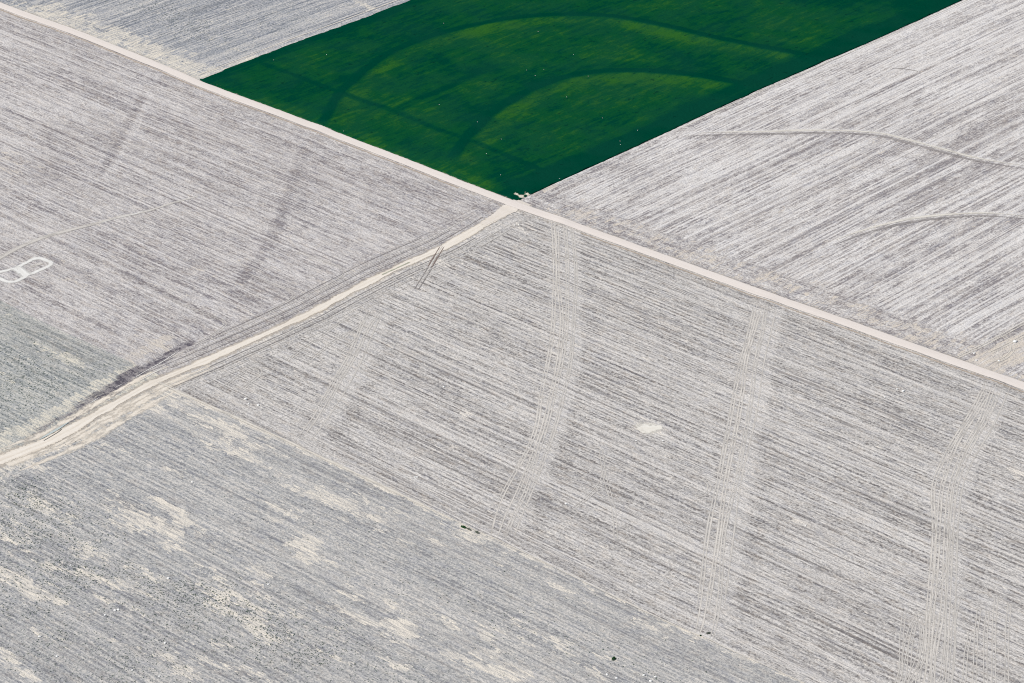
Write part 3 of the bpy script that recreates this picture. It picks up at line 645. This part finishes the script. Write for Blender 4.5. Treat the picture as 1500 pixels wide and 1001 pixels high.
# tan yard tracks at the right edge
arc_tracks([(1405, 524), (1440, 508), (1470, 492), (1510, 470)], m_edge, 1.2, 2.2)
arc_tracks([(1466, 492), (1474, 498), (1480, 505), (1480, 514), (1470, 524), (1455, 530)], m_edge, 1.1, 2.4)
arc_tracks([(1500, 490), (1478, 502), (1450, 516)], m_edge, 1.0, 2.2)
# ditch tracks and the shallow water lying in it
for px in ([(195, 553), (215, 541), (235, 530), (262, 512)], [(205, 558), (222, 548), (240, 538)], [(130, 590), (146, 580)], [(168, 566), (180, 560)]):
    ribbon('wheel_track', gpl(px), 1.1, m_white, fade=6, step=1.5)
def water():
    n = NB('ditch_water', .25); n.p.inputs['Specular IOR Level'].default_value = .5
    n.out(n.mix(n.ramp(n.noise(n.x, n.y, 8, 8, 1, 2), .4, .6), col(188, 196, 194), col(206, 212, 208))); return n.m
mw = water()
ribbon('water', smooth(gpl([(58, 643), (72, 635), (86, 627), (100, 618)])), [1, 2.4, 3, 2, .8], mw, .30)
ribbon('wheel_track', smooth(gpl([(64, 646), (76, 639), (86, 633), (90, 629)])), 1.0, ribbon_mat('mud_bank', col(118, 112, 106), col(146, 138, 128), cover=1, soft=.2), .36)

# ------------------------------------------------------------------ shrubs, weeds and rocks
def leaf_mesh(name, n, rad, h, leaf, mat, seed):
    r = random.Random(seed); V = []; F = []
    for i in range(n):
        th = r.uniform(0, 6.283); ph = r.uniform(0.05, 1.45); rr = rad * (.45 + .6 * r.random() ** .5) * (1 + .3 * math.sin(2 * th + seed))
        c = Vector((math.cos(th) * math.cos(ph) * rr, math.sin(th) * math.cos(ph) * rr, .1 + math.sin(ph) * h * (.6 + .4 * r.random())))
        a = Vector((r.gauss(0, 1), r.gauss(0, 1), r.gauss(0, .7))).normalized(); b = a.cross(Vector((r.gauss(0, 1), r.gauss(0, 1), r.gauss(0, 1)))).normalized()
        L = leaf * r.uniform(.7, 1.4); k = len(V)
        V += [c - a * L, c + b * L * .45, c + a * L, c - b * L * .45]; F.append((k, k + 1, k + 2, k + 3))
    me = bpy.data.meshes.new(name); me.from_pydata([tuple(v) for v in V], [], F); me.materials.append(mat); return me
def leafmat(name, a, b):
    n = NB(name, .7); return n.out(n.mix(n.ramp(n.noise(n.x, n.y, .5, .5, 1, 2), .35, .65), a, b))
ml = leafmat('shrub_leaf', (.012, .055, .018, 1), (.03, .09, .03, 1)); mg = leafmat('grey_shrub_leaf', (.09, .11, .09, 1), (.16, .17, .14, 1))
nb = NB('bark'); mb = nb.out((.12, .09, .07, 1))
def stems(name, rad, h):
    V = []; F = []
    for k in range(6):
        th = k * 1.05; dx, dy = math.cos(th) * rad * .6, math.sin(th) * rad * .6; i = len(V)
        for (t, w_) in ((0, .09), (.55, .06), (1, .025)):
            for q in range(5):
                a = q * 1.2566; V.append((dx * t + math.cos(a) * w_, dy * t + math.sin(a) * w_, h * .8 * t - .1))
        for s_ in range(2):
            for q in range(5): F.append((i + s_ * 5 + q, i + s_ * 5 + (q + 1) % 5, i + s_ * 5 + 5 + (q + 1) % 5, i + s_ * 5 + 5 + q))
    me = bpy.data.meshes.new(name); me.from_pydata(V, [], F); me.materials.append(mb); return me
def shrub(px, py, rad, h, label, leaf, seed, stretch=1.0, rz=0):
    x, y = G(px, py); e = bpy.data.objects.new('shrub', None); C.objects.link(e)
    e.location = (x, y, float(relief(x, y)) + .02); e.rotation_euler = (0, 0, rz)
    tag(e, label, 'shrub')
    f = bpy.data.objects.new('foliage', leaf_mesh('foliage', int(260 * max(1, rad * stretch / 1.8)), rad, h, .32, leaf, seed)); C.objects.link(f); f.parent = e; f.scale = (stretch, 1, 1)
    s_ = bpy.data.objects.new('stem', stems('stem', rad, h)); C.objects.link(s_); s_.parent = e
shrub(679, 772.5, 1.1, 1.1, 'dark green shrub on the pale bare patch along the field edge', ml, 1, 1.5)
shrub(687, 775.5, .8, .6, 'grey green bush just right of the darker shrub on the field edge', mg, 2, 2.0)
shrub(699, 780, .9, .5, 'low bluish grey bush farthest right of the three along the field edge', mg, 3, 1.8)
shrub(899, 966, 1.35, 1.4, 'round dark green shrub alone in the fallow field near the bottom', ml, 4)
shrub(1026.5, 932.5, .4, .4, 'tiny dark bush on the pale line at the foot of the wheel tracks', ml, 5)
shrub(1038, 929, .9, .5, 'small grey bush above the field edge between wheel tracks and pale line', mg, 6)
# dotted weeds over the fallow fields
def weeds(name, label, boxes, count, seed):
    r = np.random.default_rng(seed); V = []; F = []; k = 0
    while k < count:
        (x, y, sx, sy, wt) = boxes[r.integers(len(boxes))]
        if r.random() > wt: continue
        px = x + r.normal() * sx; py = y + r.normal() * sy + (px - x) * .42
        gx, gy = G(px, py)
        if vnoise(gx, gy, 16, 8) < .45 and r.random() < .75: continue
        ok = wfield(gx, gy, name)
        if not ok: continue
        k += 1; s_ = r.uniform(.22, .55); gz = float(relief(gx, gy))
        for j in range(6):
            a = r.uniform(0, 6.28); i = len(V); t = r.uniform(.2, .9) * s_
            V += [(gx, gy, gz), (gx + math.cos(a) * t - math.sin(a) * .3 * s_, gy + math.sin(a) * t + math.cos(a) * .3 * s_, gz + s_ * .7),
                  (gx + math.cos(a) * t * 1.7, gy + math.sin(a) * t * 1.7, gz + s_ * .35), (gx + math.cos(a) * t + math.sin(a) * .3 * s_, gy + math.sin(a) * t - math.cos(a) * .3 * s_, gz + s_ * .6)]
            F.append((i, i + 1, i + 2, i + 3))
    me = bpy.data.meshes.new(name); me.from_pydata(V, [], F); me.materials.append(mweed)
    o = bpy.data.objects.new('weeds', me); C.objects.link(o); tag(o, label, 'weeds', kind='stuff')
mweed = leafmat('weed_leaf', (.05, .08, .06, 1), (.10, .13, .10, 1))
def wfield(x, y, nm):
    if nm == 'low': return x > Rb(y) + 12 and y < VL(x) - 4
    if nm == 'left': return x < Rb(y) - 34 and y < V5(x) - 3
    return x < GLf(y) - 14 and y > Rm(x) + 25
weeds('low', 'dark weeds dotted along the furrows of the tan blotched fallow field', [(60, 810, 90, 40, 1), (330, 890, 110, 30, 1), (120, 960, 150, 40, 1), (450, 960, 160, 30, 1), (30, 720, 50, 20, .6), (560, 850, 200, 60, .25), (850, 950, 150, 30, .3), (150, 870, 140, 60, 1)], 6500, 1)
weeds('left', 'dark weeds in the green grey field corner at the left edge', [(60, 540, 70, 30, 1), (20, 590, 50, 30, .6)], 900, 2)
weeds('far', 'dark weeds in the slate grey field at the top left', [(400, 30, 120, 30, 1), (300, 50, 60, 20, .8), (220, 10, 60, 12, .5)], 1300, 3)

# pale rocks, each its own object
def rock_mesh(seed):
    import bmesh
    bm = bmesh.new(); bmesh.ops.create_icosphere(bm, subdivisions=2, radius=1)
    r = random.Random(seed); dirs = [Vector((r.gauss(0, 1), r.gauss(0, 1), r.gauss(0, 1))).normalized() for _ in range(9)]
    for v in bm.verts:
        for d in dirs:
            k = v.co.dot(d) - .72
            if k > 0: v.co -= d * k * .9
        v.co.z *= .62; v.co.x *= 1.15
    me = bpy.data.meshes.new('rock'); bm.to_mesh(me); bm.free(); me.materials.append(mrock); return me
nr = NB('chalk_rock'); mrock = nr.out(nr.mix(nr.noise(nr.x, nr.y, .4, .4, 1, 3), (.50, .49, .46, 1), (.68, .67, .64, 1)))
rocks = [rock_mesh(i) for i in range(4)]
def rock(px, py, r, label, group, zo=0):
    gx, gy = G(px, py, zo); o = bpy.data.objects.new('rock', rocks[random.randrange(4)]); C.objects.link(o)
    o.location = (gx, gy, float(relief(gx, gy)) + zo + r * .25); o.scale = (r, r, r); o.rotation_euler = (0, 0, random.uniform(0, 6.28)); tag(o, label, 'rock', group)
for (a, b) in ((450, 102), (865, 140), (815, 308), (852, 333), (890, 305), (1085, 338), (990, 428), (1148, 520), (598, 540), (703, 613), (1225, 620), (1227, 635), (1302, 573), (960, 787), (638, 677), (700, 770), (430, 462), (10, 575), (1020, 240)):
    rock(500 + a / 3, b / 3, .30, 'pale rock showing in the dark green wheat', 'pale rocks in the wheat', .75)
for (a, b) in ((1435, 242), (1203, 265)): rock(a / 3, b / 3, .30, 'pale rock showing in the dark green wheat', 'pale rocks in the wheat', .75)
for (a, b, r) in ((740, 543, 1.0), (505, 683, .9), (520, 680, .9), (462, 703, .8), (725, 827, .9), (582, 945, .7), (845, 120, .7), (175, 798, .9), (250, 885, .8), (310, 484, .6), (700, 972, .7), (950, 620, .5), (1180, 570, .8)):
    rock(a / 3, 667 + b / 3, r, 'pale rock on the blue grey fallow field', 'pale rocks on the fallow field')
for (x, y, r) in ((611, 699, .7), (889, 988.5, .8), (903, 994, .9), (943, 989.5, .9), (953, 998, .9), (960, 992, .8)): rock(x, y, r, 'pale rock on the blue grey fallow field', 'pale rocks on the fallow field')
for (x, y, r) in ((360, 585, 1.1), (364, 592, .8), (378, 594, 1.0), (650, 567, .8), (1323, 574, 1.2), (1314, 571, .8), (608, 699, .7), (829, 739, .9), (1296, 583, .7), (754, 330, .6), (971, 646, .7), (932, 646, .6), (760, 329, .6), (1180, 770, .7)):
    rock(x, y, r, 'pale rock on the grey striped stubble', 'pale rocks on the stubble')
rock(1487, 501, 1.5, 'largest pale boulder beside the curved tracks at the right edge', None)
rock(1427, 518, .9, 'pale boulder on tan ground nearest the field corner', None)
rock(1430, 528, .8, 'pale boulder close above the main road verge', None)
rock(1463, 529, .9, 'pale boulder below the curved tracks on tan ground', None)
